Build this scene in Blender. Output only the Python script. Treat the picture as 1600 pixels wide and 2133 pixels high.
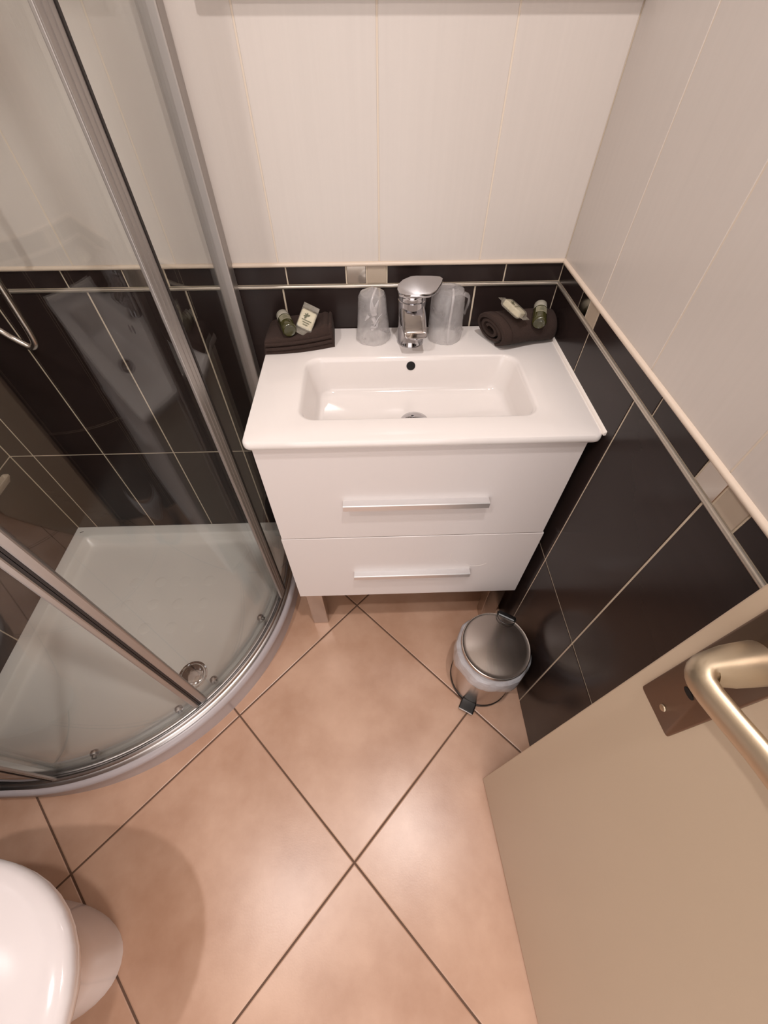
import bpy, bmesh, math, random
from mathutils import Vector, Matrix, Euler
random.seed(7)
for o in list(bpy.data.objects): bpy.data.objects.remove(o)
S = bpy.context.scene
COL = S.collection
PI = math.pi

# ---------------------------------------------------------------- camera
cam = bpy.data.cameras.new('camera'); camo = bpy.data.objects.new('camera', cam); COL.objects.link(camo)
camo.location = (-.3933, -.9088, 1.2622); camo.rotation_euler = (.6766, .002, -.0314)
cam.sensor_fit = 'VERTICAL'; cam.sensor_height = 36; cam.lens = 865.3/2133*36; cam.clip_start = .01
S.camera = camo
# ---------------------------------------------------------------- world, lamps' strength, exposure
world = bpy.data.worlds.new('world'); S.world = world; world.use_nodes = True
world.node_tree.nodes['Background'].inputs[0].default_value = (1, .93, .90, 1)
world.node_tree.nodes['Background'].inputs[1].default_value = 1.8
LAMPS = [(-.97, -1.13, 8.8), (-.25, -.84, 10.2)]
LAMP_COLOR = (1, .94, .92)
LAMP_R = .03
S.view_settings.view_transform = 'Standard'; S.view_settings.look = 'None'
S.view_settings.exposure = .18; S.view_settings.gamma = 1

# ---------------------------------------------------------------- room numbers
XL, YF, H = -1.4465, -1.56, 2.3
Z3, Z2, ZT = .4295, .8825, .9255      # tile row joints
ZS = .794                              # washbasin top

# ---------------------------------------------------------------- helpers
def mesh_obj(name, bm, mats, parent=None, smooth=None, bevel=0, seg=2):
    bmesh.ops.recalc_face_normals(bm, faces=bm.faces)
    me = bpy.data.meshes.new(name); bm.to_mesh(me); bm.free()
    for m in (mats if isinstance(mats, (list, tuple)) else [mats]): me.materials.append(m)
    o = bpy.data.objects.new(name, me); COL.objects.link(o)
    if parent is not None:
        o.parent = parent; o.matrix_parent_inverse = Matrix.Translation(-parent.location) if parent.parent is None else Matrix()
    if bevel:
        b = o.modifiers.new('bevel', 'BEVEL'); b.width = bevel; b.segments = seg; b.limit_method = 'ANGLE'; b.angle_limit = math.radians(40)
        b.harden_normals = False
    if smooth is not None:
        me.polygons.foreach_set('use_smooth', [True]*len(me.polygons))
        me.set_sharp_from_angle(angle=math.radians(smooth))
    return o
def tag(o, label=None, cat=None, group=None, kind=None):
    if label: o['label'] = label
    if cat: o['category'] = cat
    if group: o['group'] = group
    if kind: o['kind'] = kind
    return o
def empty(name, loc, label, cat, group=None):
    o = bpy.data.objects.new(name, None); COL.objects.link(o); o.location = loc; o.empty_display_size = .02
    return tag(o, label, cat, group)
def struct(name, bm, mats, parent=None, **k):
    o = mesh_obj(name, bm, mats, parent, **k)
    if parent is None: o['kind'] = 'structure'
    return o
def box(bm, a, b, mi=0, M=None):
    x0, y0, z0 = a; x1, y1, z1 = b
    vs = [bm.verts.new(p) for p in ((x0,y0,z0),(x1,y0,z0),(x1,y1,z0),(x0,y1,z0),(x0,y0,z1),(x1,y0,z1),(x1,y1,z1),(x0,y1,z1))]
    if M is not None:
        for v in vs: v.co = M @ v.co
    for f in ((0,3,2,1),(4,5,6,7),(0,1,5,4),(1,2,6,5),(2,3,7,6),(3,0,4,7)):
        bm.faces.new([vs[i] for i in f]).material_index = mi
    return vs
def loft(bm, loops, closed=True, cap0=False, cap1=False, mi=0):
    rows = [[bm.verts.new(p) for p in l] for l in loops]
    n = len(rows[0])
    for a, b in zip(rows, rows[1:]):
        for i in range(n if closed else n-1):
            j = (i+1) % n
            bm.faces.new((a[i], a[j], b[j], b[i])).material_index = mi
    if cap0: bm.faces.new(rows[0][::-1]).material_index = mi
    if cap1: bm.faces.new(rows[-1]).material_index = mi
    return rows
def lathe(bm, prof, c=(0,0), n=48, M=None, cap0=True, cap1=True, mi=0, wob=None):
    loops = []
    for k, (r, z) in enumerate(prof):
        l = []
        for i in range(n):
            t = 2*PI*i/n; rr = r*(wob(t, k) if wob else 1)
            p = Vector((c[0]+rr*math.cos(t), c[1]+rr*math.sin(t), z))
            l.append(M @ p if M is not None else p)
        loops.append(l)
    return loft(bm, loops, True, cap0, cap1, mi)
def rrect(x0, x1, y0, y1, r, z, k=8):
    pts = []
    for cx, cy, a in ((x1-r, y1-r, 0), (x0+r, y1-r, 90), (x0+r, y0+r, 180), (x1-r, y0+r, 270)):
        for i in range(k+1):
            t = math.radians(a + 90*i/k); pts.append((cx+r*math.cos(t), cy+r*math.sin(t), z))
    return pts
def tube(bm, path, rad, n=16, sx=1, cap=True, up=None, mi=0):
    P = [Vector(p) for p in path]; loops = []
    N = None
    for i, p in enumerate(P):
        T = (P[min(i+1, len(P)-1)]-P[max(i-1, 0)]).normalized()
        if N is None:
            u = Vector(up) if up else (Vector((0,0,1)) if abs(T.z) < .9 else Vector((0,1,0)))
            N = (u - T*u.dot(T)).normalized()
        else: N = (N - T*N.dot(T)).normalized()
        B = T.cross(N); r = rad[i] if isinstance(rad, (list, tuple)) else rad
        s = sx[i] if isinstance(sx, (list, tuple)) else sx
        loops.append([p + N*r*math.cos(2*PI*k/n) + B*r*s*math.sin(2*PI*k/n) for k in range(n)])
    return loft(bm, loops, True, cap, cap, mi)
def smoothpath(pts, k=8):
    P = [Vector(p) for p in pts]; out = []
    for i in range(len(P)-1):
        a, b, c, d = P[max(i-1,0)], P[i], P[i+1], P[min(i+2,len(P)-1)]
        for j in range(k):
            t = j/k
            out.append(.5*((2*b)+(c-a)*t+(2*a-5*b+4*c-d)*t*t+(3*b-a-3*c+d)*t**3))
    out.append(P[-1]); return out
def frame(o, x, z):       # matrix with local z along z, x near x
    z = Vector(z).normalized(); x = Vector(x); x = (x - z*x.dot(z)).normalized(); y = z.cross(x)
    return Matrix(((x.x,y.x,z.x,o[0]),(x.y,y.y,z.y,o[1]),(x.z,y.z,z.z,o[2]),(0,0,0,1)))

# ---------------------------------------------------------------- materials
def s2l(c): return tuple((v/255/12.92 if v/255 <= .04045 else ((v/255+.055)/1.055)**2.4) for v in c)
def mat(name, rgb, rough=.5, metal=0, spec=.5, coat=0, noise=None, bump=None, sheen=0, trans=0, ior=1.45, aniso=0):
    m = bpy.data.materials.new(name); m.use_nodes = True; nt = m.node_tree; b = nt.nodes['Principled BSDF']
    c = s2l(rgb)
    b.inputs['Base Color'].default_value = (*c, 1); b.inputs['Roughness'].default_value = rough
    b.inputs['Metallic'].default_value = metal; b.inputs['Specular IOR Level'].default_value = spec
    b.inputs['Coat Weight'].default_value = coat; b.inputs['IOR'].default_value = ior
    b.inputs['Sheen Weight'].default_value = sheen; b.inputs['Transmission Weight'].default_value = trans
    if aniso: b.inputs['Anisotropic'].default_value = aniso
    tc = nt.nodes.new('ShaderNodeTexCoord')
    if noise:   # (scale xyz, amount)
        mp = nt.nodes.new('ShaderNodeMapping'); mp.inputs['Scale'].default_value = noise[0]
        nz = nt.nodes.new('ShaderNodeTexNoise'); nz.inputs['Scale'].default_value = 1; nz.inputs['Detail'].default_value = 5
        mx = nt.nodes.new('ShaderNodeMix'); mx.data_type = 'RGBA'
        a = noise[1]
        mx.inputs[6].default_value = (*[max(0, v*(1-a)) for v in c], 1); mx.inputs[7].default_value = (*[min(1, v*(1+a)) for v in c], 1)
        nt.links.new(tc.outputs['Object'], mp.inputs[0]); nt.links.new(mp.outputs[0], nz.inputs['Vector'])
        nt.links.new(nz.outputs['Fac'], mx.inputs[0]); nt.links.new(mx.outputs[2], b.inputs['Base Color'])
    if bump:    # (scale xyz, strength, distance)
        mp = nt.nodes.new('ShaderNodeMapping'); mp.inputs['Scale'].default_value = bump[0]
        nz = nt.nodes.new('ShaderNodeTexNoise'); nz.inputs['Scale'].default_value = 1; nz.inputs['Detail'].default_value = 3
        bp = nt.nodes.new('ShaderNodeBump'); bp.inputs['Strength'].default_value = bump[1]; bp.inputs['Distance'].default_value = bump[2]
        nt.links.new(tc.outputs['Object'], mp.inputs[0]); nt.links.new(mp.outputs[0], nz.inputs['Vector'])
        nt.links.new(nz.outputs['Fac'], bp.inputs['Height']); nt.links.new(bp.outputs[0], b.inputs['Normal'])
    return m
def glass_mat(name, tint, ior=1.45, rough=0, haze=0, hazecol=(200,200,195), hs=22, h0=.65, h1=1.5):
    m = bpy.data.materials.new(name); m.use_nodes = True; nt = m.node_tree; nt.nodes.clear()
    out = nt.nodes.new('ShaderNodeOutputMaterial'); tr = nt.nodes.new('ShaderNodeBsdfTransparent'); tr.inputs[0].default_value = (*tint, 1)
    gl = nt.nodes.new('ShaderNodeBsdfGlossy'); gl.inputs['Roughness'].default_value = rough
    lw = nt.nodes.new('ShaderNodeLayerWeight'); lw.inputs[0].default_value = .5      # Schlick, the same from both sides
    pw = nt.nodes.new('ShaderNodeMath'); pw.operation = 'POWER'; pw.inputs[1].default_value = 5; nt.links.new(lw.outputs['Facing'], pw.inputs[0])
    f0 = ((ior-1)/(ior+1))**2
    fr = nt.nodes.new('ShaderNodeMath'); fr.operation = 'MULTIPLY_ADD'; fr.inputs[1].default_value = 1-f0; fr.inputs[2].default_value = f0; nt.links.new(pw.outputs[0], fr.inputs[0])
    mx = nt.nodes.new('ShaderNodeMixShader')
    src = tr
    if haze:
        df = nt.nodes.new('ShaderNodeBsdfDiffuse'); df.inputs[0].default_value = (*s2l(hazecol), 1)
        tl = nt.nodes.new('ShaderNodeBsdfTranslucent'); tl.inputs[0].default_value = (*s2l(hazecol), 1)
        h2 = nt.nodes.new('ShaderNodeMixShader'); h2.inputs[0].default_value = .5
        nt.links.new(df.outputs[0], h2.inputs[1]); nt.links.new(tl.outputs[0], h2.inputs[2])
        hz = nt.nodes.new('ShaderNodeMixShader')
        tc = nt.nodes.new('ShaderNodeTexCoord'); nz = nt.nodes.new('ShaderNodeTexNoise'); nz.inputs['Scale'].default_value = hs; nz.inputs['Detail'].default_value = 4
        nz.inputs['Distortion'].default_value = 1.5
        mr = nt.nodes.new('ShaderNodeMapRange'); mr.inputs[1].default_value = .35; mr.inputs[2].default_value = .75
        mr.inputs[3].default_value = haze*h0; mr.inputs[4].default_value = min(.97, haze*h1)
        nt.links.new(tc.outputs['Object'], nz.inputs['Vector']); nt.links.new(nz.outputs['Fac'], mr.inputs[0]); nt.links.new(mr.outputs[0], hz.inputs[0])
        nt.links.new(tr.outputs[0], hz.inputs[1]); nt.links.new(h2.outputs[0], hz.inputs[2]); src = hz
    nt.links.new(fr.outputs[0], mx.inputs[0]); nt.links.new(src.outputs[0], mx.inputs[1]); nt.links.new(gl.outputs[0], mx.inputs[2])
    nt.links.new(mx.outputs[0], out.inputs[0])
    return m

M_GROUT = mat('cream_grout', (202,187,166), .8)
M_GROUTW = mat('ivory_grout', (212,198,182), .8)
M_DARK = mat('dark_tile', (42,33,31), .2, noise=((3,3,60),.12), spec=.28)
M_LIGHT = mat('ivory_tile', (202,193,186), .28, noise=((120,120,3),.035), bump=((160,160,6),.12,.001))
M_MIRM = mat('mirror_mosaic', (190,182,172), .12, 1)
M_LMOS = mat('beige_mosaic', (176,160,142), .3)
M_IVTRIM = mat('ivory_bead', (210,193,176), .3)
M_STTRIM = mat('steel_bead', (190,180,168), .3, .75)
M_CEIL = mat('white_ceiling', (235,228,218), .9)
M_CERAM = mat('white_ceramic', (228,221,217), .09, spec=.6, coat=.3)
M_CAB = mat('white_lacquer', (222,214,211), .3)
M_CABW = mat('warm_white_board', (226,214,200), .5)
M_CHROME = mat('chrome', (190,188,190), .07, 1)
M_ALU = mat('brushed_aluminium', (190,186,184), .3, 1)
M_PROF = mat('shower_aluminium', (172,166,162), .42, .8, bump=((300,300,2),.1,.0005))
M_STEEL = mat('brushed_steel', (190,180,172), .24, 1, bump=((260,40,4),.06,.0005))
M_NICKEL = mat('satin_nickel', (196,180,156), .42, 1, bump=((500,500,500),.08,.0003))
M_PLATE = mat('nickel_plate_dark_reflection', (122,104,90), .38, 1)  # same nickel as the lever; dark reflection painted into the base colour
M_HANDLE = mat('light_aluminium', (228,226,226), .36, .85)
M_BLACK = mat('black_plastic', (14,13,13), .3)
M_SEAL = mat('dark_seal', (40,34,32), .5)
M_TRAY = mat('tray_ceramic', (228,224,219), .25, coat=.2)
M_SKIRT = mat('tray_skirt_grey', (176,168,170), .28)
M_GLASS = glass_mat('shower_glass', (.968,.978,.972), 1.68)
M_CLEAR = glass_mat('clear_plastic', (.98,.98,.98), 1.4, .05, .12, (225,222,222))
M_BAGF = glass_mat('cloudy_wrap', (.97,.97,.97), 1.4, .2, .33, (252,248,248), h0=.75, h1=1.3)
M_LINER = glass_mat('bin_liner_film', (.85,.86,.88), 1.5, .25, .72, (244,246,252), h0=.85, h1=1.2)
M_TOWEL = mat('brown_towel', (54,39,33), .95, bump=((900,900,900),.6,.002), noise=((300,300,300),.25))
M_OLIVE = mat('olive_gel', (58,56,26), .12, spec=.6, coat=.5)
M_CAP = mat('frosted_cap', (150,146,134), .35)
M_LABEL = mat('grey_label', (128,124,104), .5)
M_PAPER = mat('soap_paper', (238,230,208), .5)
M_INK = mat('green_grey_ink', (92,92,70), .6)
M_WRAP = glass_mat('soap_film', (.85,.85,.82), 1.5, .1, .3, (215,208,195))
M_DOOR = mat('cream_door_paint', (190,170,147), .38, noise=((3,3,3),.03), bump=((420,420,420),.08,.0006))
M_WCW = mat('toilet_white', (220,212,212), .12, coat=.4)
M_WCB = mat('toilet_bowl_white', (232,222,219), .15, coat=.3)
M_DKHOLE = mat('dark_hole', (12,9,8), .6)
M_SIL = mat('white_silicone', (236,228,220), .4)
M_MIR = mat('mirror', (230,230,230), .02, 1)

def floor_mat():
    m = bpy.data.materials.new('diagonal_terracotta_tiles'); m.use_nodes = True; nt = m.node_tree; N = nt.nodes.new; L = nt.links.new
    b = nt.nodes['Principled BSDF']
    tc = N('ShaderNodeTexCoord'); mp = N('ShaderNodeMapping'); mp.vector_type = 'TEXTURE'
    mp.inputs['Location'].default_value = (-.4655, -.2880, 0); mp.inputs['Rotation'].default_value = (0, 0, PI/4); mp.inputs['Scale'].default_value = (.4592, .4592, 1)
    L(tc.outputs['Object'], mp.inputs[0]); sp = N('ShaderNodeSeparateXYZ'); L(mp.outputs[0], sp.inputs[0])
    def mth(op, a, v=None):
        n = N('ShaderNodeMath'); n.operation = op
        if isinstance(a, (int, float)): n.inputs[0].default_value = a
        else: L(a, n.inputs[0])
        if v is not None:
            if isinstance(v, (int, float)): n.inputs[1].default_value = v
            else: L(v, n.inputs[1])
        return n.outputs[0]
    def edge(s):
        f = mth('FRACT', mth('ADD', s, .5)); return mth('ABSOLUTE', mth('SUBTRACT', f, .5))
    d = mth('MINIMUM', edge(sp.outputs[0]), edge(sp.outputs[1]))
    mr = N('ShaderNodeMapRange'); mr.interpolation_type = 'SMOOTHSTEP'; L(d, mr.inputs[0]); mr.inputs[1].default_value = .0038; mr.inputs[2].default_value = .0060
    bm_ = N('ShaderNodeMapRange'); bm_.interpolation_type = 'SMOOTHSTEP'; L(d, bm_.inputs[0]); bm_.inputs[1].default_value = .003; bm_.inputs[2].default_value = .010
    n1 = N('ShaderNodeTexNoise'); n1.inputs['Scale'].default_value = 5; n1.inputs['Detail'].default_value = 6; n1.inputs['Roughness'].default_value = .55; L(tc.outputs['Object'], n1.inputs['Vector'])
    cr = N('ShaderNodeValToRGB'); L(n1.outputs['Fac'], cr.inputs[0])
    cr.color_ramp.elements[0].position = .3; cr.color_ramp.elements[0].color = (*s2l(FLOOR_A), 1)
    cr.color_ramp.elements[1].position = .72; cr.color_ramp.elements[1].color = (*s2l(FLOOR_B), 1)
    mx = N('ShaderNodeMix'); mx.data_type = 'RGBA'; L(mr.outputs[0], mx.inputs[0]); mx.inputs[6].default_value = (*s2l((96,68,50)), 1); L(cr.outputs[0], mx.inputs[7])
    L(mx.outputs[2], b.inputs['Base Color'])
    n2 = N('ShaderNodeTexNoise'); n2.inputs['Scale'].default_value = 260; n2.inputs['Detail'].default_value = 4; L(tc.outputs['Object'], n2.inputs['Vector'])
    h = mth('ADD', mth('MULTIPLY', bm_.outputs[0], 1.0), mth('MULTIPLY', n2.outputs['Fac'], .10))
    bp = N('ShaderNodeBump'); bp.inputs['Strength'].default_value = .5; bp.inputs['Distance'].default_value = .0015; L(h, bp.inputs['Height']); L(bp.outputs[0], b.inputs['Normal'])
    rg = mth('ADD', mth('MULTIPLY', mr.outputs[0], -.50), .8); L(rg, b.inputs['Roughness'])
    b.inputs['Specular IOR Level'].default_value = .65
    return m
FLOOR_A, FLOOR_B = (175,134,108), (209,172,148)
M_FLOOR = floor_mat()

# ---------------------------------------------------------------- the room
bm = bmesh.new(); box(bm, (XL-.1, YF-.1, -.08), (.1, .1, 0)); struct('floor', bm, M_FLOOR)
bm = bmesh.new(); box(bm, (XL-.1, YF-.1, H), (.1, .1, H+.08)); struct('ceiling', bm, M_CEIL)

G = .0019          # half of a grout joint
def tiled_wall(name, fm, L, lines, mosaic0, wallbox, mos=(3, 4), bricks=(.2425, .121)):
    """fm maps (u, depth, z) to the room; u runs 0..-L away from the right/back corner"""
    bm = bmesh.new()
    vs = box(bm, *wallbox, 0)
    def tile(u0, u1, z0, z1, mi, dep=.0012, g=G):
        u0, u1 = max(u0, -L), min(u1, 0)
        if u1-u0 < .006: return
        a, b_, c, d = u0+g, u1-g, z0+g, z1-g; e = .0007
        if u1 == 0: b_ = u1-.001
        loops = [[(a,0,c),(b_,0,c),(b_,0,d),(a,0,d)], [(a,dep*.6,c),(b_,dep*.6,c),(b_,dep*.6,d),(a,dep*.6,d)], [(a+e,dep,c+e),(b_-e,dep,c+e),(b_-e,dep,d-e),(a+e,dep,d-e)]]
        loft(bm, [[fm(*p) for p in l] for l in loops], cap1=True, mi=mi)
    cuts = [0.0]+[-(lines+.2012*k) for k in range(12)]
    for k in range(len(cuts)-1):
        if cuts[k] <= -L: break
        for z0, z1, mi in ((-.02, Z3, 1), (Z3, Z2-.001, 1), (ZT, ZT+.45, 2), (ZT+.45, ZT+.9, 2), (ZT+.9, ZT+1.35, 2), (ZT+1.35, H, 2)):
            tile(cuts[k+1], cuts[k], max(z0, 0), z1, mi, g=G if mi == 1 else .0014)
    # narrow band of bricks and mosaics
    seq = []; u = mosaic0+.893
    while u > -L-.5:
        seq += [(u-.0415, u, mos[0]), (u-.083, u-.0415, mos[1]), (u-.083-bricks[0], u-.083, 1), (u-.4465, u-.083-bricks[0], 1)]; u -= .4465
    for a, b_, mi in seq:
        if b_ <= -L or a >= 0: continue
        tile(a, b_, Z2+.004, ZT-.003, mi, g=.0014)
    tile_up = [fm(*p) for p in ((-L+.0005,.0004,ZT),(-.0005,.0004,ZT),(-.0005,.0004,H),(-L+.0005,.0004,H))]
    bm.faces.new([bm.verts.new(p) for p in tile_up]).material_index = 5
    return struct(name, bm, [M_GROUT, M_DARK, M_LIGHT, M_MIRM, M_LMOS, M_GROUTW])
tiled_wall('wall_back', lambda u, d, z: (u, .0012-d, z), -XL, .1737, -.3596, ((XL-.1, .0012, 0), (.1, .1, H)), (4, 3), (.121, .2425))
tiled_wall('wall_right', lambda u, d, z: (.0012-d, u, z), -YF, .1955, -.5673, ((.0012, YF, 0), (.1, .0012, H)))
tiled_wall('wall_left', lambda u, d, z: (XL-.0012+d, u, z), -YF, .2080, -.2, ((XL-.1, YF, 0), (XL-.0012, .0012, H)))
# front wall with the doorway the photographer stands by
bm = bmesh.new()
box(bm, (XL-.1, YF-.1, 0), (-.86, YF, H)); box(bm, (-.86, YF-.1, 2.05), (-.06, YF, H)); box(bm, (-.06, YF-.1, 0), (.1, YF, H))
struct('wall_front', bm, M_LIGHT)
bm = bmesh.new()
box(bm, (-.90, YF, 0), (-.86, YF+.014, 2.09)); box(bm, (-.06, YF, 0), (-.02, YF+.014, 2.09)); box(bm, (-.86, YF, 2.05), (-.06, YF+.014, 2.09))
struct('trim_1', bm, M_DOOR, bevel=.003)

def bead(name, fm, L, z0, z1, prot, m, n=8):
    bm = bmesh.new(); prof = [(0, z0)] + [(prot*math.sin(PI*i/n)**.6, z0+(z1-z0)*(.5-.5*math.cos(PI*i/n))) for i in range(1, n)] + [(0, z1)]
    loft(bm, [[fm(0, d, z) for d, z in prof], [fm(-L, d, z) for d, z in prof]], closed=False)
    struct(name, bm, m, smooth=50)
fb = lambda u, d, z: (u, -d, z); fr = lambda u, d, z: (-d, u, z); fl = lambda u, d, z: (XL+d, u, z)
for i, (f, L) in enumerate(((fb, -XL), (fr, -YF), (fl, -YF))):
    bead('trim_%d' % (i*2+2), f, L, .9215, .9295, .006, M_IVTRIM)
    bead('trim_%d' % (i*2+3), f, L, .8795, .8865, .004, M_STTRIM)
# silicone line between the washbasin and the right wall
bm = bmesh.new(); loft(bm, [[(-.004, y, ZS-.003), (-.0045, y, ZS+.0015), (0, y, ZS+.005), (0, y, ZS-.003)] for y in (-.001, -.376)], cap0=True, cap1=True)
struct('trim_8', bm, M_SIL, smooth=60)

# ---------------------------------------------------------------- ceiling lamps
for i, (x, y, w) in enumerate(LAMPS):
    t = empty('ceiling_lamp', (x, y, H), ['recessed ceiling downlight above the toilet', 'recessed ceiling downlight above the open door'][i], 'lamp')
    bm = bmesh.new(); lathe(bm, [(.062, H-.001), (.062, H-.006), (.050, H-.010), (.048, H-.002)], (x, y), 40, cap0=False, cap1=False); mesh_obj('lamp_rim', bm, M_CHROME, t, smooth=40)
    em = bpy.data.materials.new('lit_lamp_glass'); em.use_nodes = True; b = em.node_tree.nodes['Principled BSDF']
    b.inputs['Emission Color'].default_value = (*LAMP_COLOR, 1); b.inputs['Emission Strength'].default_value = 12
    bm = bmesh.new(); lathe(bm, [(.047, H-.002), (.047, H-.005)], (x, y), 32); mesh_obj('lamp_lens', bm, em, t)
    l = bpy.data.lights.new('lamp_light', 'AREA'); l.shape = 'DISK'; l.size = LAMP_R*2; l.energy = w; l.color = LAMP_COLOR
    lo = bpy.data.objects.new('lamp_light', l); COL.objects.link(lo); lo.parent = t; lo.location = (0, 0, -.012)

# ---------------------------------------------------------------- mirror above the basin
t = empty('wall_mirror', (-.31, 0, 1.28), 'mirror cabinet fixed to the ivory tiles above the washbasin', 'mirror')
bm = bmesh.new(); box(bm, (-.612, -.030, 1.281), (-.006, 0, 1.95)); mesh_obj('mirror_body', bm, M_CAB, t, bevel=.002)
bm = bmesh.new(); box(bm, (-.608, -.033, 1.285), (-.010, -.030, 1.946)); mesh_obj('mirror_glass', bm, M_MIR, t)

# ---------------------------------------------------------------- shower tray
QX, QY, QR = -1.24, -.21, .578
def smax(vals, k):
    m = max(vals)
    return m if k <= 0 else m + k*math.log(sum(math.exp((v-m)/k) for v in vals))
def F(x, y, iw, iq, k):
    qx, qy = x-QX, QY-y
    q = (math.hypot(qx, qy) if qx > 0 and qy > 0 else max(qx, qy)) - QR
    return smax([-(x-XL)+iw, y+iw, q+iq], k)
TC = (-1.1, -.34)
angs = sorted([2*PI*i/200 for i in range(200)] + [math.atan2(y-TC[1], x-TC[0]) % (2*PI) for x, y in ((XL, 0), (QX+QR, 0), (XL, QY-QR))])
def trayloop(iw, iq, k, z):
    out = []
    for a in angs:
        lo, hi = 0, 1
        for _ in range(40):
            m = (lo+hi)/2
            if F(TC[0]+m*math.cos(a), TC[1]+m*math.sin(a), iw, iq, k) < 0: lo = m
            else: hi = m
        out.append((TC[0]+lo*math.cos(a), TC[1]+lo*math.sin(a), z))
    return out
t = empty('shower_tray', (-1.1, -.34, 0), 'white quadrant shower tray with grey skirt set in the tiled corner', 'shower tray')
bm = bmesh.new()
loft(bm, [trayloop(0, .002, 0, 0), trayloop(0, .002, 0, .058), trayloop(0, .0, 0, .063), trayloop(0, -.0025, 0, .068), trayloop(0, -.0035, 0, .074), trayloop(0, -.0025, 0, .080), trayloop(0, .001, 0, .085), trayloop(0, .006, 0, .0876), trayloop(.001, .010, 0, .088)], mi=1)
loft(bm, [trayloop(.001, .010, 0, .088),
          trayloop(.034, .056, .004, .088), trayloop(.038, .060, .008, .0865), trayloop(.043, .066, .010, .080), trayloop(.052, .078, .014, .064), trayloop(.060, .088, .016, .058), trayloop(.072, .10, .018, .0555),
          trayloop(.14, .17, .02, .053)], cap1=True, mi=0)
for gy in (-.21, -.29, -.37):
    for gx in (-1.19, -1.11, -1.03, -.95):
        if F(gx, gy, .13, .16, 0) > 0: continue
        lathe(bm, [(.020, .0528), (.015, .0538), (.008, .0541)], (gx, gy), 20, mi=0)
tr = mesh_obj('tray_body', bm, [M_TRAY, M_SKIRT], t, smooth=35)
bm = bmesh.new(); M = Matrix.Translation((-.925, -.516, 0))
lathe(bm, [(.040, .053), (.040, .0565), (.036, .0575), (.034, .0555)], M=M, n=40, cap0=False, cap1=False)
o = mesh_obj('drain_ring', bm, M_CHROME, t, smooth=40)
bm = bmesh.new(); lathe(bm, [(.031, .0545), (.031, .058), (.026, .0605), (.012, .062), (.0005, .0625)], M=M, n=40); mesh_obj('drain_cover', bm, M_CHROME, t, smooth=50)
bm = bmesh.new(); box(bm, (-.006, -.0012, .0879), (.006, .0012, .0885), M=Matrix.Translation((-1.425, -.022, 0)) @ Matrix.Rotation(.5, 4, 'Z')); mesh_obj('maker_mark', bm, M_SEAL, t)

# ---------------------------------------------------------------- shower enclosure
def qpath(R, a0=None, a1=None, s0=0, s1=0, n=40):
    """points on the rail line: s0 straight run before the bend (to the back wall), s1 after it"""
    a0 = 0 if a0 is None else a0; a1 = 90 if a1 is None else a1
    p = []
    if s0: p += [(QX+R, QY+s0)]
    p += [(QX+R*math.cos(math.radians(a0+(a1-a0)*i/n)), QY-R*math.sin(math.radians(a0+(a1-a0)*i/n))) for i in range(n+1)]
    if s1: p += [(QX-s1, QY-R)]
    return p
def sweep(bm, sec, **k):
    ps = [qpath(r, **k) for r, z in sec]; n = len(ps[0])
    loft(bm, [[(ps[j][i][0], ps[j][i][1], sec[j][1]) for j in range(len(sec))] for i in range(n)], cap0=True, cap1=True)
TOPZ = 1.86
en = empty('shower_enclosure', (-.86, -.60, .088), 'curved glass shower enclosure with two sliding doors on the white tray', 'shower enclosure')
full = dict(s0=-QY-.002, s1=-XL+QX-.002)
full['s1'] = QX-XL-.002
bm = bmesh.new(); sweep(bm, [(.533,.0882),(.568,.0882),(.570,.094),(.566,.0975),(.562,.0985),(.5605,.1065),(.557,.1085),(.5535,.1065),(.553,.098),(.549,.098),(.548,.104),(.5455,.1045),(.544,.097),(.536,.097),(.533,.094)], n=64, **full)
mesh_obj('bottom_rail', bm, M_ALU, en, smooth=35)
bm = bmesh.new(); sweep(bm, [(.530,TOPZ),(.570,TOPZ),(.570,TOPZ+.04),(.530,TOPZ+.04)], n=64, **full); mesh_obj('top_rail', bm, M_ALU, en)
AA, AB = 7.2, 82.8     # door ends
for k, s in ((dict(a0=0, a1=AA, s0=-QY-.03), 0), (dict(a0=AB, a1=90, s1=QX-XL-.03), 1)):
    bm = bmesh.new(); sweep(bm, [(.5555,.1085),(.5605,.1085),(.5605,TOPZ),(.5555,TOPZ)], n=10, **k); mesh_obj('fixed_glass_panel', bm, M_GLASS, en, smooth=35)
# wall profiles
for a, b in (((QX+.545, -.034, .1085), (QX+.574, -.0, TOPZ)), ((XL, QY-.574, .1085), (XL+.034, QY-.545, TOPZ))):
    bm = bmesh.new(); box(bm, a, b); mesh_obj('wall_profile', bm, M_PROF, en, bevel=.003)
# end profiles of the fixed panels
for a, q in ((AA, 1), (AB, -1)):
    bm = bmesh.new()
    x0, x1 = sorted((a, a+q*(3.2 if q > 0 else 1.0))); sweep(bm, [(.5555,.1085),(.5605,.1085),(.5605,TOPZ),(.5555,TOPZ)], a0=x0, a1=x1, n=4)
    e_ = mesh_obj('panel_end_profile', bm, M_PROF, en, bevel=.001)
    for w in ((.9, 1.9, 2.9) if q > 0 else (.5,)):
        bm = bmesh.new(); x0, x1 = sorted((a+q*w, a+q*(w+.16))); sweep(bm, [(.5545,.1085),(.5616,.1085),(.5616,TOPZ-.001),(.5545,TOPZ-.001)], a0=x0, a1=x1, n=2); mesh_obj('profile_rib', bm, M_PROF, e_)
    bm = bmesh.new(); x0, x1 = sorted((a-q*.40, a)); sweep(bm, [(.554,.1085),(.562,.1085),(.562,TOPZ),(.554,TOPZ)], a0=x0, a1=x1, n=2); mesh_obj('edge_seal', bm, M_SEAL, e_)
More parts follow.
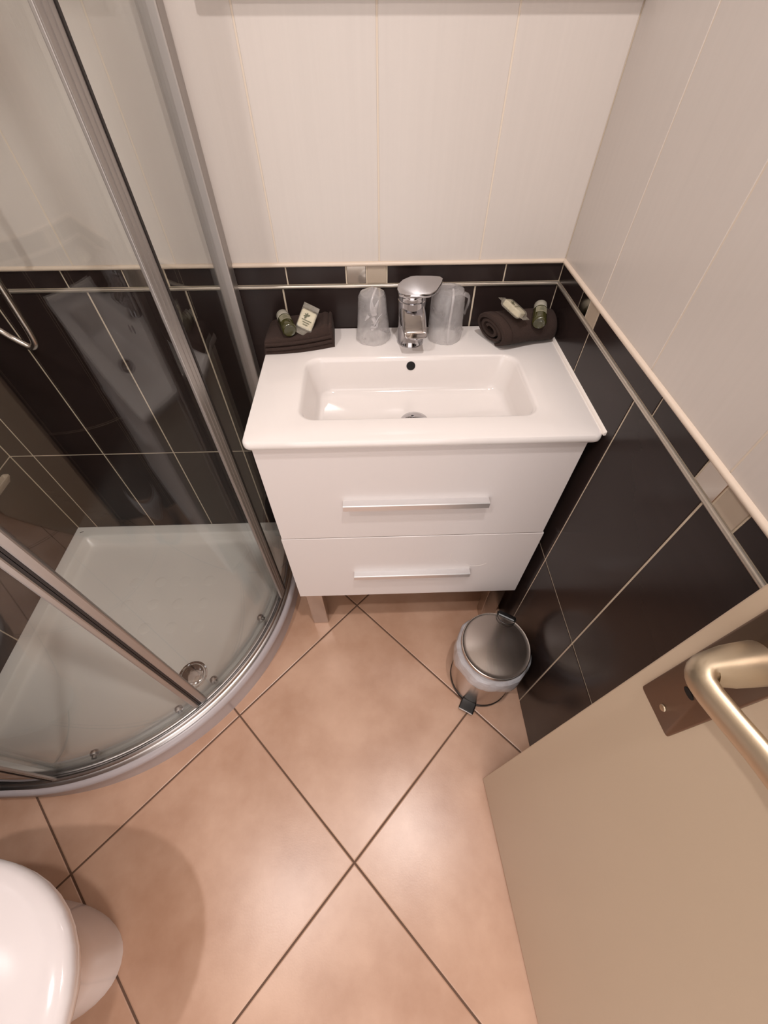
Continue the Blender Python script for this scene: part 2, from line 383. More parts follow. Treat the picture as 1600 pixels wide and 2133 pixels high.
# sliding doors
for side, (a0, a1) in enumerate(((AA+.3, 46.3), (46.9, AB-.3))):
    bm = bmesh.new(); sweep(bm, [(.5385,.108),(.5435,.108),(.5435,TOPZ-.01),(.5385,TOPZ-.01)], a0=a0, a1=a1, n=40)
    d = mesh_obj('sliding_door_panel', bm, M_GLASS, en, smooth=35)
    am, s = (a1, -1) if side == 0 else (a0, 1)
    def strip(name, r0, r1, w0, w1, m, z0=.108, bev=.0015):
        bm = bmesh.new(); x0, x1 = sorted((am+s*w0, am+s*w1))
        sweep(bm, [(r0, z0), (r1, z0), (r1, TOPZ-.01), (r0, TOPZ-.01)], a0=x0, a1=x1, n=4); return mesh_obj(name, bm, m, d, bevel=bev)
    strip('closing_profile', .533, .549, .12, (1.75, 1.25)[side], M_PROF, bev=.003)
    strip('magnetic_seal', .534, .5475, -.25, .12, M_SEAL, bev=0)
    for a in ((18.5, 40.2) if side == 0 else (51.3, 73.0)):
        c, sn = math.cos(math.radians(a)), -math.sin(math.radians(a))
        bm = bmesh.new(); Mx = frame((QX+.5385*c, QY+.5385*sn, .121), (0,0,1), (-c, -sn, 0))
        lathe(bm, [(.0055,0),(.0055,.006),(.0095,.008),(.0105,.013),(.009,.018),(.0045,.0205),(.0004,.021)], M=Mx, n=24); mesh_obj('roller', bm, M_ALU, d, smooth=50)

# ---------------------------------------------------------------- shower hose and mixer
t = empty('shower_mixer', (-1.29, 0, .93), 'chrome shower mixer on the back wall inside the enclosure', 'mixer tap')
bm = bmesh.new(); tube(bm, [(-1.40,-.055,.95), (-1.18,-.055,.95)], .02, 24); mesh_obj('mixer_body', bm, M_CHROME, t, smooth=40)
for x in (-1.36, -1.22):
    bm = bmesh.new(); tube(bm, [(x,0,.95), (x,-.055,.95)], .014, 20); mesh_obj('wall_union', bm, M_CHROME, t, smooth=40)
bm = bmesh.new(); tube(bm, [(-1.405,-.055,.95), (-1.435,-.055,.95)], .021, 24); mesh_obj('knob', bm, M_CHROME, t, smooth=40)
t = empty('hand_shower', (-1.04, 0, 1.75), 'chrome hand shower on its wall holder above the hose', 'shower head')
bm = bmesh.new(); tube(bm, [(-1.04,0,1.70), (-1.04,-.075,1.70)], .015, 20); mesh_obj('wall_holder', bm, M_CHROME, t, smooth=40)
bm = bmesh.new(); tube(bm, [(-1.045,-.10,1.66), (-1.04,-.095,1.75), (-1.035,-.12,1.86)], [.011,.013,.014], 20); mesh_obj('handle', bm, M_CHROME, t, smooth=40)
bm = bmesh.new(); Mx = frame((-1.035,-.12,1.87), (1,0,0), (0,-.8,-.5)); lathe(bm, [(.02,-.015),(.045,0),(.045,.015)], M=Mx); mesh_obj('spray_head', bm, M_CHROME, t, smooth=40)
bm = bmesh.new()
hp = smoothpath([(-1.045,-.100,1.655), (-1.05,-.102,1.35), (-1.052,-.10,1.10), (-1.060,-.10,.955), (-1.0635,-.10,.885), (-1.0660,-.10,.845), (-1.0715,-.10,.824), (-1.085,-.10,.818), (-1.105,-.10,.834), (-1.125,-.10,.856), (-1.17,-.09,.885), (-1.235,-.07,.900), (-1.29,-.055,.9240)], 8)
tube(bm, hp, .0070, 14)
tag(mesh_obj('shower_hose', bm, M_STEEL, smooth=60), 'chrome shower hose hanging in a loop against the dark tiles', 'hose')

# soap dish on the left wall
t = empty('soap_dish', (XL, -.12, .41), 'small beige soap dish on the left shower wall', 'soap dish')
bm = bmesh.new(); loft(bm, [rrect(XL, XL+.012, -.21, -.064, .003, .396, 4), rrect(XL, XL+.020, -.216, -.058, .005, .412, 4), rrect(XL, XL+.020, -.216, -.058, .005, .417, 4), rrect(XL+.003, XL+.017, -.212, -.062, .004, .417, 4), rrect(XL+.005, XL+.015, -.208, -.066, .003, .408, 4)], cap0=True, cap1=True)
mesh_obj('dish_body', bm, M_LMOS, t, smooth=40)

# ---------------------------------------------------------------- vanity cabinet
vc = empty('vanity_cabinet', (-.313, -.18, 0), 'white two-drawer vanity cabinet on short legs under the washbasin', 'cabinet')
CX0, CX1, CY, CZ0, CZ1 = -.606, -.020, -.3515, .232, .7765
bm = bmesh.new()
for a, b in (((CX0+.001, CY, CZ0+.004), (CX0+.017, -.004, CZ1-.002)), ((CX1-.017, CY, CZ0+.004), (CX1-.001, -.004, CZ1-.002)), ((CX0+.017, CY, CZ0+.004), (CX1-.017, -.004, CZ0+.020)), ((CX0+.017, -.012, CZ0+.020), (CX1-.017, -.004, CZ1-.12))): box(bm, a, b)
mesh_obj('cabinet_body', bm, M_CABW, vc)
for i, (z0, z1, hx0, hx1, hz) in enumerate(((.5035, .7730, -.4596, -.1669, .6285), (.2300, .5005, -.4530, -.1624, .3535))):
    bm = bmesh.new(); box(bm, (CX0-(.002 if i else 0), CY-.0185, z0), (CX1+(.004 if i else 0), CY-.0005, z1)); d = mesh_obj('drawer_front', bm, M_CAB, vc, bevel=.0012)
    bm = bmesh.new()   # hooked bar handle
    Y = CY-.0185
    sec = [(Y, hz+.0015), (Y-.0145, hz+.0015), (Y-.016, hz), (Y-.016, hz-.0135), (Y-.014, hz-.0138), (Y-.014, hz-.0015), (Y, hz-.0015)]
    loft(bm, [[(hx0, y, z) for y, z in sec], [(hx1, y, z) for y, z in sec]], cap0=True, cap1=True)
    mesh_obj('drawer_handle', bm, M_HANDLE, d)
    if i:
        for c, r, a0, a1 in (((-.187, .418), .030, 165, 250), ((-.150, .400), .034, 225, 320)):
            p = [(c[0]+r*math.cos(math.radians(a0+(a1-a0)*j/20)), Y-.0001, c[1]+r*math.sin(math.radians(a0+(a1-a0)*j/20))) for j in range(21)]
            bm = bmesh.new(); tube(bm, p, .0004, 6); mesh_obj('scratch_mark', bm, M_SIL, d)
for x, y in ((-.603, -.345), (-.072, -.345), (-.603, -.06), (-.072, -.06)):
    bm = bmesh.new(); box(bm, (x, y, .0), (x+.047, y+.04, CZ0+.0035)); mesh_obj('leg', bm, M_STEEL, vc, bevel=.002)

# ---------------------------------------------------------------- washbasin
wb = empty('washbasin', (-.31, -.19, ZS), 'white ceramic washbasin with rounded rectangular bowl on the vanity', 'washbasin')
bm = bmesh.new(); x0, x1, y0, y1 = -.6183, -.0015, -.3805, -.0015; K = 10
def o_(i, r, z): return rrect(x0+i, x1-i, y0+i, y1-i*.2, r, z, K)
def i_(dx, db, df, r, z): return rrect(-.530+dx, -.095-dx, -.3205+df, -.1215-db, r, z, K)
rows = loft(bm, [o_(.010,.008,CZ1), o_(.003,.012,CZ1+.001), o_(.0006,.014,CZ1+.004), o_(0,.015,CZ1+.008), o_(.0006,.015,ZS-.004), o_(.0025,.015,ZS-.001), o_(.006,.015,ZS),
          i_(-.003,-.003,-.003,.034,ZS), i_(0,0,0,.033,ZS-.0007), i_(.003,.002,.002,.032,ZS-.003), i_(.006,.004,.004,.031,ZS-.009), i_(.016,.012,.009,.034,ZS-.050), i_(.019,.015,.011,.034,ZS-.064), i_(.024,.020,.016,.032,ZS-.071), i_(.034,.030,.026,.026,ZS-.0745), i_(.12,.075,.065,.02,ZS-.076)], cap1=True)
mesh_obj('basin', bm, M_CERAM, wb, smooth=40)
zc, yc = .7795, -.1272
bm = bmesh.new(); Mx = frame((-.3135, yc, zc-.004), (1,0,0), (0, -.98, .2)); lathe(bm, [(.0092,-.001),(.0092,.0012)], M=Mx, n=28); mesh_obj('overflow_hole', bm, M_DKHOLE, wb)
bm = bmesh.new(); lathe(bm, [(.030,ZS-.0765),(.030,ZS-.071),(.027,ZS-.067),(.018,ZS-.063),(.0004,ZS-.061)], (-.312,-.245), 40); mesh_obj('drain_plug', bm, M_CHROME, wb, smooth=50)

# ---------------------------------------------------------------- tap
tp = empty('basin_tap', (-.304, -.066, ZS), 'chrome single-lever tap with handle turned right between two wrapped tumblers', 'tap')
bm = bmesh.new(); FX, FY = -.3115, -.062
lathe(bm, [(.0285,ZS-.0005),(.0285,ZS+.003),(.0272,ZS+.005),(.0270,ZS+.03),(.0275,ZS+.07),(.0280,ZS+.089),(.0265,ZS+.0905)], (FX, FY), 40)
def sec(y, z, w, h, tilt, e=.35, n=24):
    pts = []
    for i in range(n):
        a = 2*PI*i/n; c, s = math.cos(a), math.sin(a)
        u = (-.062-y)*.06+w*math.copysign(abs(c)**(e+.15), c); v = h*math.copysign(abs(s)**(e+.15), s)
        pts.append((FX+u, y+v*math.sin(tilt), z+v*math.cos(tilt)))
    return pts
loft(bm, [sec(-.062,.856,.0245,.026,.0), sec(-.075,.857,.0252,.027,.15), sec(-.087,.855,.0250,.024,.3), sec(-.100,.8520,.0245,.0180,.45), sec(-.113,.8485,.0238,.0125,.55), sec(-.125,.8445,.0230,.0092,.6), sec(-.1285,.8432,.0222,.0078,.6), sec(-.1300,.8427,.0205,.0055,.6)], cap0=True, cap1=True)
body = mesh_obj('tap_body', bm, M_CHROME, tp, smooth=38)
bm = bmesh.new(); Mx = frame((FX+.0045, -.1175, .8400), (1,0,0), (0,-.2,-1)); lathe(bm, [(.0115,0),(.0115,.008),(.0095,.010),(.0085,.007),(.001,.007)], M=Mx, n=28); mesh_obj('aerator', bm, M_CHROME, tp, smooth=40)
bm = bmesh.new(); lathe(bm, [(.0262,ZS+.0895),(.0262,ZS+.0918)], (FX,FY), 36); mesh_obj('gap_ring', bm, M_BLACK, tp)
# lever: cap with a flat paddle reaching to the right
bm = bmesh.new()
lathe(bm, [(.0278,ZS+.0916),(.0280,ZS+.095),(.0275,ZS+.110),(.0265,ZS+.112)], (FX,FY), 36)
out = [(-.3425,-.075),(-.340,-.060),(-.330,-.047),(-.314,-.038),(-.302,-.037),(-.272,-.041),(-.256,-.045),(-.2515,-.052),(-.256,-.066),(-.268,-.088),(-.280,-.0975),(-.306,-.0985),(-.326,-.096),(-.339,-.088)]
def lv(dz, k): return [(FX-.01+(x-FX+.01)*k, -.0605+(y+.0605)*k, ZS+.111+dz+(x-FX)*.05+(y+.062)*.16) for x, y in out]
loft(bm, [lv(-.001,.93), lv(0,.985), lv(.002,1), lv(.005,1), lv(.0065,.985), lv(.007,.95)], cap0=True, cap1=True)
mesh_obj('lever', bm, M_CHROME, tp, smooth=32)

# ---------------------------------------------------------------- wrapped tumblers
def tumbler(x, y, rb, rt, h, label, kind):
    t = empty('wrapped_tumbler', (x, y, ZS), label, 'tumbler', 'wrapped tumblers beside the tap')
    bm = bmesh.new()
    n = 40
    lathe(bm, [(rb,ZS+.0005),(rb*.985,ZS+.012),(rt,ZS+h-.003),(rt*.96,ZS+h),(rt*.9,ZS+h-.0004)][:4], (x,y), n, cap0=False)
    mesh_obj('tumbler_cup', bm, M_CLEAR, t, smooth=50)
    bm = bmesh.new(); rnd = random.Random(kind+3); ph = [rnd.uniform(0, 6.28) for _ in range(6)]
    def wob(t_, k): return 1+.018*math.sin(5*t_+ph[0]+k*.7)+.012*math.sin(9*t_+ph[1]-k*.9)+.008*math.sin(17*t_+ph[2]+k*2)
    if kind == 0: prof = [(rb+.002,ZS+.0008),(rb+.0035,ZS+.008),(rb+.0005,ZS+.022),(rb-.0015,ZS+.045),(rt+.004,ZS+.070),(rt+.0025,ZS+h-.004),(rt-.001,ZS+h+.003),(rt*.6,ZS+h+.006),(.006,ZS+h+.010),(.002,ZS+h+.014)]
    else: prof = [(rb+.002,ZS+.0008),(rb+.0025,ZS+.008),(rb+.0012,ZS+.022),(rb+.0005,ZS+.045),(rb+.000,ZS+.070),(rb-.001,ZS+h-.004),(rt*1.02,ZS+h+.003),(rt*.7,ZS+h+.007),(rt*.3,ZS+h+.007),(.002,ZS+h+.006)]
    lathe(bm, prof, (x,y), 60, cap0=False, wob=wob)
    w = mesh_obj('plastic_wrap', bm, M_BAGF, t, smooth=28)
    bm = bmesh.new()
    if kind == 0:      # gathered knot on the front
        for q in range(9):
            a = rnd.uniform(-.5, .5); z = ZS+.052+rnd.uniform(-.012,.016)
            p0 = Vector((x+rb*.5*math.sin(a), y-rb*.92-.001, z)); p1 = p0+Vector((rnd.uniform(-.013,.013), -.004, rnd.uniform(-.014,.020))); p2 = p1+Vector((rnd.uniform(-.008,.008), .003, rnd.uniform(-.004,.012)))
            tube(bm, [p0, p1, p2], [.0028,.0016,.0005], 6, sx=2.2)
        tube(bm, smoothpath([(x+.002,y-.030,ZS+.055),(x-.004,y-.031,ZS+.080),(x+.002,y-.018,ZS+h+.006),(x+.008,y-.002,ZS+h+.013)],5), .0011, 6, sx=2)
    else:              # welded seam and a flapping corner
        tube(bm, smoothpath([(x+.003,y-rb-.003,ZS+.004),(x+.002,y-rb-.003,ZS+.05),(x+.004,y-rb-.001,ZS+h),(x+.006,y-.01,ZS+h+.008)],6), .0010, 6, sx=2.4)
        loft(bm, [[(x+.020,y-.02,ZS+h+.002),(x+.030,y-.012,ZS+h+.001),(x+.030,y+.004,ZS+h-.002)], [(x+.036,y-.020,ZS+h-.006),(x+.041,y-.012,ZS+h-.004),(x+.040,y,ZS+h-.004)], [(x+.038,y-.020,ZS+h-.022),(x+.045,y-.012,ZS+h-.018),(x+.041,y,ZS+h-.018)], [(x+.034,y-.018,ZS+h-.045),(x+.037,y-.01,ZS+h-.045),(x+.036,y,ZS+h-.045)]], closed=False)
    mesh_obj('wrap_fold', bm, M_BAGF, t, smooth=60)
tumbler(-.3905, -.046, .0335, .0255, .092, 'upside-down clear tumbler in cloudy plastic, left of the tap', 0)
tumbler(-.2365, -.046, .0345, .0300, .096, 'upside-down clear tumbler in loose plastic wrap, right of the tap', 1)

# ---------------------------------------------------------------- towels
t = empty('folded_towel', (-.545, -.055, ZS), 'dark brown folded hand towel at the left end of the washbasin', 'towel', 'brown towels on the washbasin')
bm = bmesh.new()
BL, BR, FR_, FL_ = Vector((-.614,-.005,0)), Vector((-.476,-.005,0)), Vector((-.4725,-.080,0)), Vector((-.6165,-.106,0))
NU, NV = 60, 30
def tw(u, v, top):
    eu, ev = 2*u-1, 2*v-1
    p = BL*(1-u)*(1-v)+BR*u*(1-v)+FR_*u*v+FL_*(1-u)*v
    p = p + Vector((0, -.007*math.sin(PI*u), 0))*v
    ed = (1-abs(eu)**40)**.5 * (1-abs(ev)**12)**.5
    h = .024+.026*u+.004*math.sin(u*5+v*2)
    for c in (.845, .865, .885): h += .0014*math.exp(-((u-c)/.006)**2)
    h -= .004*math.exp(-((u-.93)/.012)**2)
    zz = ZS+.0006+(h*(.12+.88*ed) if top else .0)
    return (p.x, p.y, zz)
grid = [[bm.verts.new(tw(i/NU, j/NV, True)) for j in range(NV+1)] for i in range(NU+1)]
for i in range(NU):
    for j in range(NV): bm.faces.new((grid[i][j], grid[i+1][j], grid[i+1][j+1], grid[i][j+1]))
edge = [grid[i][0] for i in range(NU)]+[grid[NU][j] for j in range(NV)]+[grid[i][NV] for i in range(NU, 0, -1)]+[grid[0][j] for j in range(NV, 0, -1)]
low = [bm.verts.new((v.co.x, v.co.y, ZS+.0004)) for v in edge]
for i in range(len(edge)):
    j = (i+1) % len(edge); bm.faces.new((edge[i], edge[j], low[j], low[i]))
bm.faces.new(low)
mesh_obj('towel_fold', bm, M_TOWEL, t, smooth=60)
bm = bmesh.new()
for k, (dz, g) in enumerate(((.010, .0012), (.020, .0015))):
    p = [Vector(tw(i/30, 1, False))+Vector((0, -.0005, dz+.004*(i/30))) for i in range(1, 30)]
    tube(bm, p, .0035, 8, sx=.7)
mesh_obj('lower_fold', bm, M_TOWEL, t, smooth=60)

t = empty('rolled_towel', (-.08, -.06, ZS), 'dark brown loosely rolled hand towel in the right corner of the washbasin', 'towel', 'brown towels on the washbasin')
bm = bmesh.new(); nt_, turns = 90, 2.6
def spiral(x, f):
    outp, inn = [], []
    for i in range(nt_+1):
        s = i/nt_; a = -PI*.62 - s*turns*2*PI
        ra = .046*(1-.70*s); rb_ = (.033*(1-.66*s))
        th = .0062
        for lst, d in ((outp, 0), (inn, th)):
            yy = (ra-d)*math.cos(a); zz = (max(rb_-d*.8, .001))*math.sin(a)
            lst.append((yy, zz))
    pts = outp+inn[::-1]; res = []
    for yy, zz in pts:
        y = -.062 + yy*f - .002*(zz/.033) + (x+.08)*.22
        z = ZS+.0335*f + zz*f - max(0, x+.06)*.10
        q = max(0, min(1, (-.06-x)/.07)); res.append((x - .006*(zz/.033)*q - .50*yy*q, min(y, -.004), max(z, ZS+.0006)))
    return res
xs = [-.148,-.146,-.142,-.134,-.1335,-.130,-.1295,-.126,-.11,-.08,-.05,-.025,-.012,-.008]
fs = [.93,.985,1,1,.975,.975,1.005,.985,.98,.97,.96,.95,.93,.86]
loft(bm, [spiral(x, f) for x, f in zip(xs, fs)], cap0=False, cap1=False)
# end faces as strips along the spiral
for x, f in ((xs[0], fs[0]), (xs[-1], fs[-1])):
    P_ = spiral(x, f); n = len(P_); vs = [bm.verts.new(p) for p in P_]
    for i in range(nt_): bm.faces.new((vs[i], vs[i+1], vs[n-2-i], vs[n-1-i]))
bmesh.ops.remove_doubles(bm, verts=bm.verts, dist=1e-6)
mesh_obj('towel_roll', bm, M_TOWEL, t, smooth=50)

# ---------------------------------------------------------------- toiletry bottles and soaps
def bottle(base, top, r, label):
    base, top = Vector(base), Vector(top); L = (top-base).length
    t = empty('toiletry_bottle', base, label, 'bottle', 'small olive bottles on the towels')
    Mx = frame(base, (1,0,0), top-base)
    bm = bmesh.new(); lathe(bm, [(.001,.0015),(r*.55,.0015),(r*.8,0),(r*.97,.002),(r,.006),(r,L*.66),(r*.93,L*.70)], M=Mx, n=32); mesh_obj('bottle_body', bm, M_OLIVE, t, smooth=50)
    bm = bmesh.new(); lathe(bm, [(r*.9,L*.70),(r*.93,L*.71),(r*.9,L*.97),(r*.8,L)], M=Mx, n=32); mesh_obj('cap', bm, M_CAP, t, smooth=40)
    bm = bmesh.new()
    loft(bm, [[Mx @ Vector(((r+.0003)*math.cos(a), (r+.0003)*math.sin(a), z)) for a in [math.radians(-140+100*i/12+0) for i in range(13)]] for z in (L*.34, L*.62)], closed=False)
    lab = mesh_obj('bottle_label', bm, M_LABEL, t, smooth=60)
    bm = bmesh.new()
    for k, w in ((.56,12),(.50,20),(.45,16),(.40,22)):
        loft(bm, [[Mx @ Vector(((r+.0006)*math.cos(a), (r+.0006)*math.sin(a), z)) for a in [math.radians(-90-w+2*w*i/8) for i in range(9)]] for z in (L*k, L*(k+.022))], closed=False)
    mesh_obj('label_print', bm, M_INK, lab)
bottle((-.5575,-.098,.8405), (-.5785,-.042,.8455), .0145, 'small olive bottle lying on the folded left towel')
bottle((-.0600,-.1085,.8515), (-.0465,-.056,.8640), .0140, 'small olive bottle lying on the rolled right towel')

def soap(c, ex, ey, L, W, T, label, printed=True):
    """ex = long direction, ey = across; L, W bar size"""
    ex = Vector(ex).normalized(); n = ex.cross(Vector(ey)).normalized(); ey = n.cross(ex)
    Mx = Matrix(((ex.x,ey.x,n.x,c[0]),(ex.y,ey.y,n.y,c[1]),(ex.z,ey.z,n.z,c[2]),(0,0,0,1)))
    t = empty('wrapped_soap', c, label, 'soap', 'wrapped soaps on the towels')
    bm = bmesh.new()
    loft(bm, [[Mx @ Vector(p) for p in rrect(-L/2+i, L/2-i, -W/2+i, W/2-i, .004, z, 4)] for i, z in ((.002,-T/2),(0,-T/2+.002),(0,T/2-.002),(.002,T/2))], cap0=True, cap1=True)
    bar = mesh_obj('soap_bar', bm, M_PAPER, t, smooth=40)
    bm = bmesh.new()
    e = .0012
    def ring(x, w, h): return [Mx @ Vector(p) for p in ((x,-w,-h),(x,w,-h),(x,w+.0005,0),(x,w,h),(x,-w,h),(x,-w-.0005,0))]
    loft(bm, [ring(-L/2-.013, W/2+.001, .0004), ring(-L/2-.004, W/2+.001, .0008), ring(-L/2-e, W/2+e, T/2*.9), ring(-L/2+.004, W/2+e, T/2+e), ring(L/2-.004, W/2+e, T/2+e), ring(L/2+e, W/2+e, T/2*.9), ring(L/2+.004, W/2+.001, .0008), ring(L/2+.013, W/2+.001, .0004)], cap0=True, cap1=True)
    mesh_obj('clear_wrapper', bm, M_WRAP, t, smooth=30)
    bm = bmesh.new(); z = T/2+.0016
    def leaf(x, y, a, l, w):
        pts = []
        for i in range(10):
            s = i/9; pts.append((s*l, w*math.sin(PI*s)))
        for i in range(8, 0, -1):
            s = i/9; pts.append((s*l, -w*math.sin(PI*s)))
        ca, sa = math.cos(a), math.sin(a)
        bm.faces.new([bm.verts.new(Mx @ Vector((x+px*ca-py*sa, y+px*sa+py*ca, z))) for px, py in pts])
    for a in (.1, .9, 1.7, 2.5, -.8): leaf(L*.14, W*.06, a, .0075, .0015)
    for k in range(3 if printed else 1):
        x = -L*.10-.0045*k; w = (.010, .007, .005)[k]
        bm.faces.new([bm.verts.new(Mx @ Vector(p)) for p in ((x,-w,z),(x+.0016,-w,z),(x+.0016,w,z),(x,w,z))])
    mesh_obj('printed_emblem', bm, M_INK, bar)
soap((-.5250,-.0700,.8475), (.35,.62,.58), (-.85,.10,.40), .036, .030, .010, 'flat printed soap packet leaning beside the left bottle')
soap((-.1090,-.0830,.8700), (-.50,.72,.22), (-.75,-.55,.30), .046, .022, .012, 'wrapped soap packet lying on the rolled right towel', False)

# ---------------------------------------------------------------- pedal bin
BX, BY, BR = -.1045, -.528, .0825
pb = empty('pedal_bin', (BX, BY, 0), 'small brushed steel pedal bin with plastic liner beside the dark wall', 'bin')
bm = bmesh.new(); lathe(bm, [(BR+.0015,0),(BR+.0015,.012),(BR,.013)], (BX,BY), 64); mesh_obj('base_ring', bm, M_BLACK, pb, smooth=40)
bm = bmesh.new(); lathe(bm, [(BR,.013),(BR,.232),(BR-.003,.233),(BR-.003,.02)], (BX,BY), 64, cap0=False); mesh_obj('bin_body', bm, M_STEEL, pb, smooth=40)
Mt = Matrix.Translation((BX, BY, .240)) @ Matrix.Rotation(math.radians(2), 4, 'Y')
bm = bmesh.new(); lathe(bm, [(.081,-.005),(.0855,-.004),(.086,.007),(.0852,.0092),(.0835,.0098),(.0805,.0090),(.074,.0096),(.060,.0115),(.040,.0135),(.020,.0148),(.0005,.0152)], M=Mt, n=72); ld = mesh_obj('bin_lid', bm, M_STEEL, pb, smooth=28)
hd = Vector((.50, .866, 0)); hs = Vector((hd.y, -hd.x, 0))
Mh = Matrix(((hs.x,hd.x,0,BX),(hs.y,hd.y,0,BY),(0,0,1,0),(0,0,0,1)))
bm = bmesh.new(); box(bm, (-.024, .079, .19), (.024, .094, .252), M=Mh); mesh_obj('hinge', bm, M_BLACK, pb, bevel=.004)
bm = bmesh.new()
pts = [(x, .086-.026*math.sqrt(max(0, 1-(x/.0255)**2))) for x in [-.0255+.051*i/16 for i in range(17)]]
tube(bm, [Mh @ Vector((x, y, .2535+ (.086-y)*.12)) for x, y in pts], .0009, 6); mesh_obj('hinge_plate_edge', bm, M_BLACK, ld)
bm = bmesh.new()
box(bm, (-.021, -.112, .010), (.021, -.080, .018), M=Mh @ Matrix.Translation((0,0,.0))); mesh_obj('pedal', bm, M_BLACK, pb, bevel=.003)
bm = bmesh.new(); box(bm, (-.019, -.1135, .014), (.019, -.1115, .0195), M=Mh); mesh_obj('pedal_edge', bm, M_ALU, pb, bevel=.0006)
# liner folded over the rim
bm = bmesh.new(); rnd = random.Random(5); ph = [rnd.uniform(0,6.28) for _ in range(8)]
def wobl(t_, k):
    # drape reaches furthest to the left and the front
    s = .5+.5*math.cos(t_-math.radians(225)); a = (0,.3,.8,1,1,1,.9,.8)[k]
    return 1+a*(.020+.085*s+.015*math.sin(7*t_+ph[0])+.010*math.sin(11*t_+ph[1]+k*.6)+.006*math.sin(23*t_+ph[2]+k))
rows = []
for k, (r, z) in enumerate(((.0785,.17),(.0800,.234),(.0835,.2362),(.0865,.230),(.0885,.215),(.0890,.198),(.0885,.182),(.0875,.172))):
    rows.append([(BX+r*wobl(2*PI*i/96,k)*math.cos(2*PI*i/96), BY+r*wobl(2*PI*i/96,k)*math.sin(2*PI*i/96), z-(.014*(math.sin(3*2*PI*i/96+ph[4])+.6*math.sin(5*2*PI*i/96+ph[5])) *max(0,(k-3))/4)) for i in range(96)])
for r_ in rows:
    for i, p in enumerate(r_): r_[i] = (min(p[0], -.004), p[1], p[2])
loft(bm, rows)
tag(mesh_obj('bin_liner', bm, M_LINER, smooth=25), 'translucent white bin liner folded over the rim of the steel pedal bin', 'bin liner')

# ---------------------------------------------------------------- toilet
TY = -1.082
def dloop(tip, back, hw, z, n=48, e=2.15):
    """egg outline: round nose at x=tip, squarish back"""
    pts = []; xm = tip-(tip-back)*.52
    for i in range(n):
        a = 2*PI*i/n; c, s = math.cos(a), math.sin(a)
        if c >= 0: x = xm+(tip-xm)*abs(c)**(2/e); y = hw*math.copysign(abs(s)**(2/e), s)
        else: x = xm-(xm-back)*abs(c)**(2/4.5); y = hw*math.copysign(abs(s)**(2/3.2), s)
        pts.append((x, TY+y, z))
    return pts
t = empty('toilet', (-1.15, TY, 0), 'white toilet with closed lid against the left wall', 'toilet')
bm = bmesh.new()
loft(bm, [dloop(-.949,-1.44,.108,0), dloop(-.949,-1.44,.108,.03), dloop(-.950,-1.44,.104,.10), dloop(-.935,-1.44,.108,.18), dloop(-.905,-1.42,.125,.25), dloop(-.868,-1.38,.150,.31), dloop(-.842,-1.36,.168,.355), dloop(-.832,-1.35,.175,.385), dloop(-.834,-1.35,.173,.396)], cap0=True, cap1=True)
mesh_obj('bowl', bm, M_WCB, t, smooth=50)
bm = bmesh.new(); loft(bm, [dloop(-.828,-1.30,.176,.398), dloop(-.822,-1.30,.180,.401), dloop(-.822,-1.30,.180,.408), dloop(-.826,-1.30,.177,.411)], cap0=True, cap1=True); mesh_obj('seat', bm, M_WCB, t, smooth=50)
bm = bmesh.new(); loft(bm, [dloop(-.823,-1.31,.179,.4125), dloop(-.818,-1.31,.183,.415), dloop(-.8175,-1.31,.1835,.421), dloop(-.820,-1.31,.181,.427), dloop(-.828,-1.305,.174,.4315), dloop(-.845,-1.30,.160,.4345), dloop(-.90,-1.28,.12,.4375), dloop(-.99,-1.2,.06,.439)], cap0=True, cap1=True); mesh_obj('lid', bm, M_WCW, t, smooth=50)
bm = bmesh.new(); loft(bm, [rrect(XL+.004,-1.285,TY-.175,TY+.175,.03,.38), rrect(XL+.004,-1.275,TY-.185,TY+.185,.03,.72)], cap0=True, cap1=True); mesh_obj('cistern', bm, M_WCW, t, smooth=40)
bm = bmesh.new(); loft(bm, [rrect(XL+.003,-1.268,TY-.19,TY+.19,.03,.721), rrect(XL+.003,-1.268,TY-.19,TY+.19,.03,.745), rrect(XL+.008,-1.275,TY-.183,TY+.183,.03,.752)], cap0=True, cap1=True); cl = mesh_obj('cistern_lid', bm, M_WCW, t, smooth=40)
bm = bmesh.new(); lathe(bm, [(.022,.752),(.022,.757),(.018,.759)], (-1.36,TY), 28); mesh_obj('flush_button', bm, M_CHROME, cl, smooth=40)

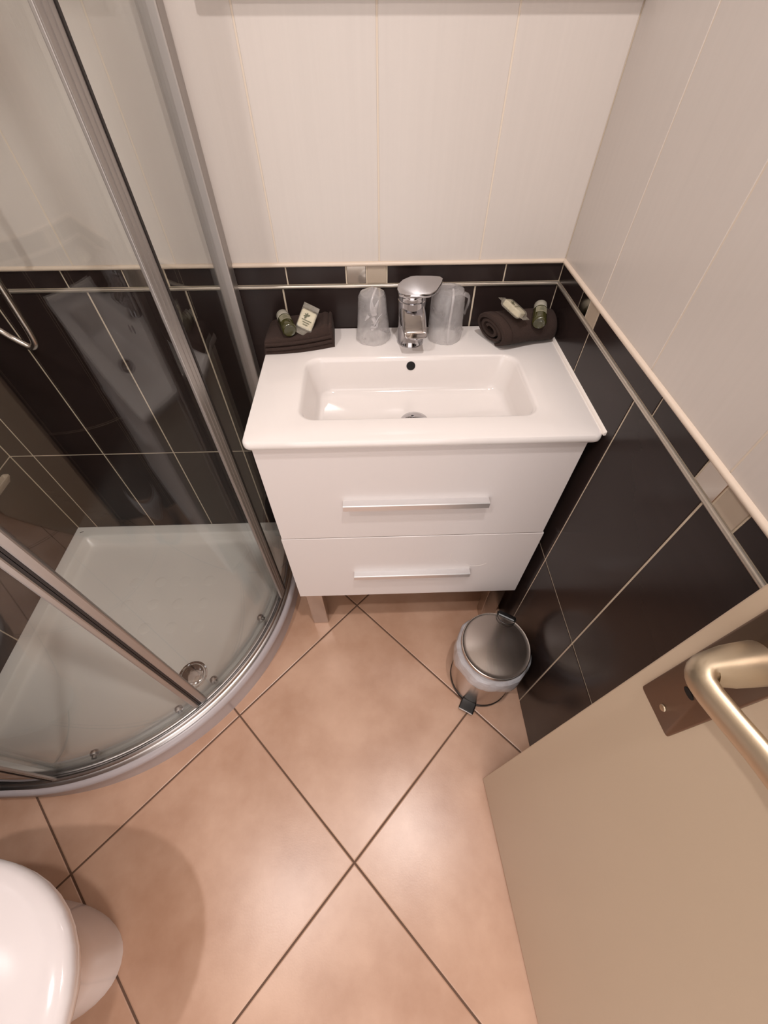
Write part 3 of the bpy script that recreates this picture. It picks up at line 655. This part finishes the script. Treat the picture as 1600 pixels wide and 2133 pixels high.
# ---------------------------------------------------------------- door
A = Vector((-.1388, -.7826, 0)); u = Vector((.0851, -.99637, 0)); nn = Vector((-.99637, -.0851, 0))
DM = Matrix(((u.x,nn.x,0,A.x),(u.y,nn.y,0,A.y),(0,0,1,0),(0,0,0,1)))     # (along, out of the face, up)
dr = bpy.data.objects.new('door_1', None); COL.objects.link(dr); dr.location = A; dr['kind'] = 'structure'
bm = bmesh.new(); box(bm, (0,-.04,.006), (.735,0,2.03), M=DM); mesh_obj('door_leaf', bm, M_DOOR, dr, bevel=.0015)
hd_ = bpy.data.objects.new('door_handle', None); COL.objects.link(hd_); hd_.parent = dr
def dpart(name, bm, m, **k):
    o = mesh_obj(name, bm, m, None, **k); o.parent = hd_; o.matrix_parent_inverse = Matrix.Translation(-A); return o
bm = bmesh.new(); loft(bm, [[DM @ Vector((p[0], d, p[1])) for p in rrect(.0135+i, .0575-i, .8395+i, 1.05-i, .003, 0, 4)] for i, d in ((0,0),(0,.0015),(.001,.0022))], cap0=True, cap1=True)
dpart('back_plate', bm, M_PLATE, smooth=40)
bm = bmesh.new()
N_ = 10; cx, cz, R_, out_, zz = .0375, .980, .009, .047, .978
pth = [(cx, .002, zz), (cx, .012, zz), (cx, .024, zz), (cx, out_-R_-.006, zz)]
for i in range(1, 7):
    a = PI/2*i/6; pth.append((cx+R_*(1-math.cos(a)), out_-R_+R_*math.sin(a), zz))
pth += [(cx+R_+.008, out_-.0005, zz+.0005), (cx+.032, out_-.003, zz+.002), (cx+.050, out_-.0065, zz+.004), (cx+.070, out_-.0095, zz+.005), (cx+.095, out_-.011, zz+.005), (cx+.112, out_-.0115, zz+.005), (cx+.117, out_-.0115, zz+.005)]
rad = [.0150,.0146,.0138,.0128]+[.0122,.0118,.0116,.0114,.0112,.0112]+[.0112,.0112,.0112,.0112,.0112,.0105,.007]
tube(bm, [DM @ Vector(p) for p in pth], rad, 24, sx=[1,1,1,.95]+[.92-.05*i for i in range(1,7)]+[.58,.56,.56,.56,.56,.56,.56], up=(0,0,1))
dpart('lever', bm, M_NICKEL, smooth=60)
bm = bmesh.new(); loft(bm, [[DM @ Vector((.0355+.0056*math.cos(2*PI*k/24), d, .8985+.0030*math.sin(2*PI*k/24))) for k in range(24)] for d in (.0021, .0026)], cap0=True, cap1=True)
dpart('keyhole', bm, M_DKHOLE)
bm = bmesh.new(); lathe(bm, [(.0034,0),(.003,.0009),(.001,.0012)], M=DM @ Matrix.Translation((.0365,.0022,.8560)) @ Matrix.Rotation(-PI/2,4,'X'), n=20); dpart('plate_screw', bm, M_NICKEL, smooth=50)
for z in (.25, 1.75):
    bm = bmesh.new(); tube(bm, [DM @ Vector((.742, -.02, z-.04)), DM @ Vector((.742, -.02, z+.04))], .007, 16); mesh_obj('hinge', bm, M_NICKEL, dr, smooth=50)
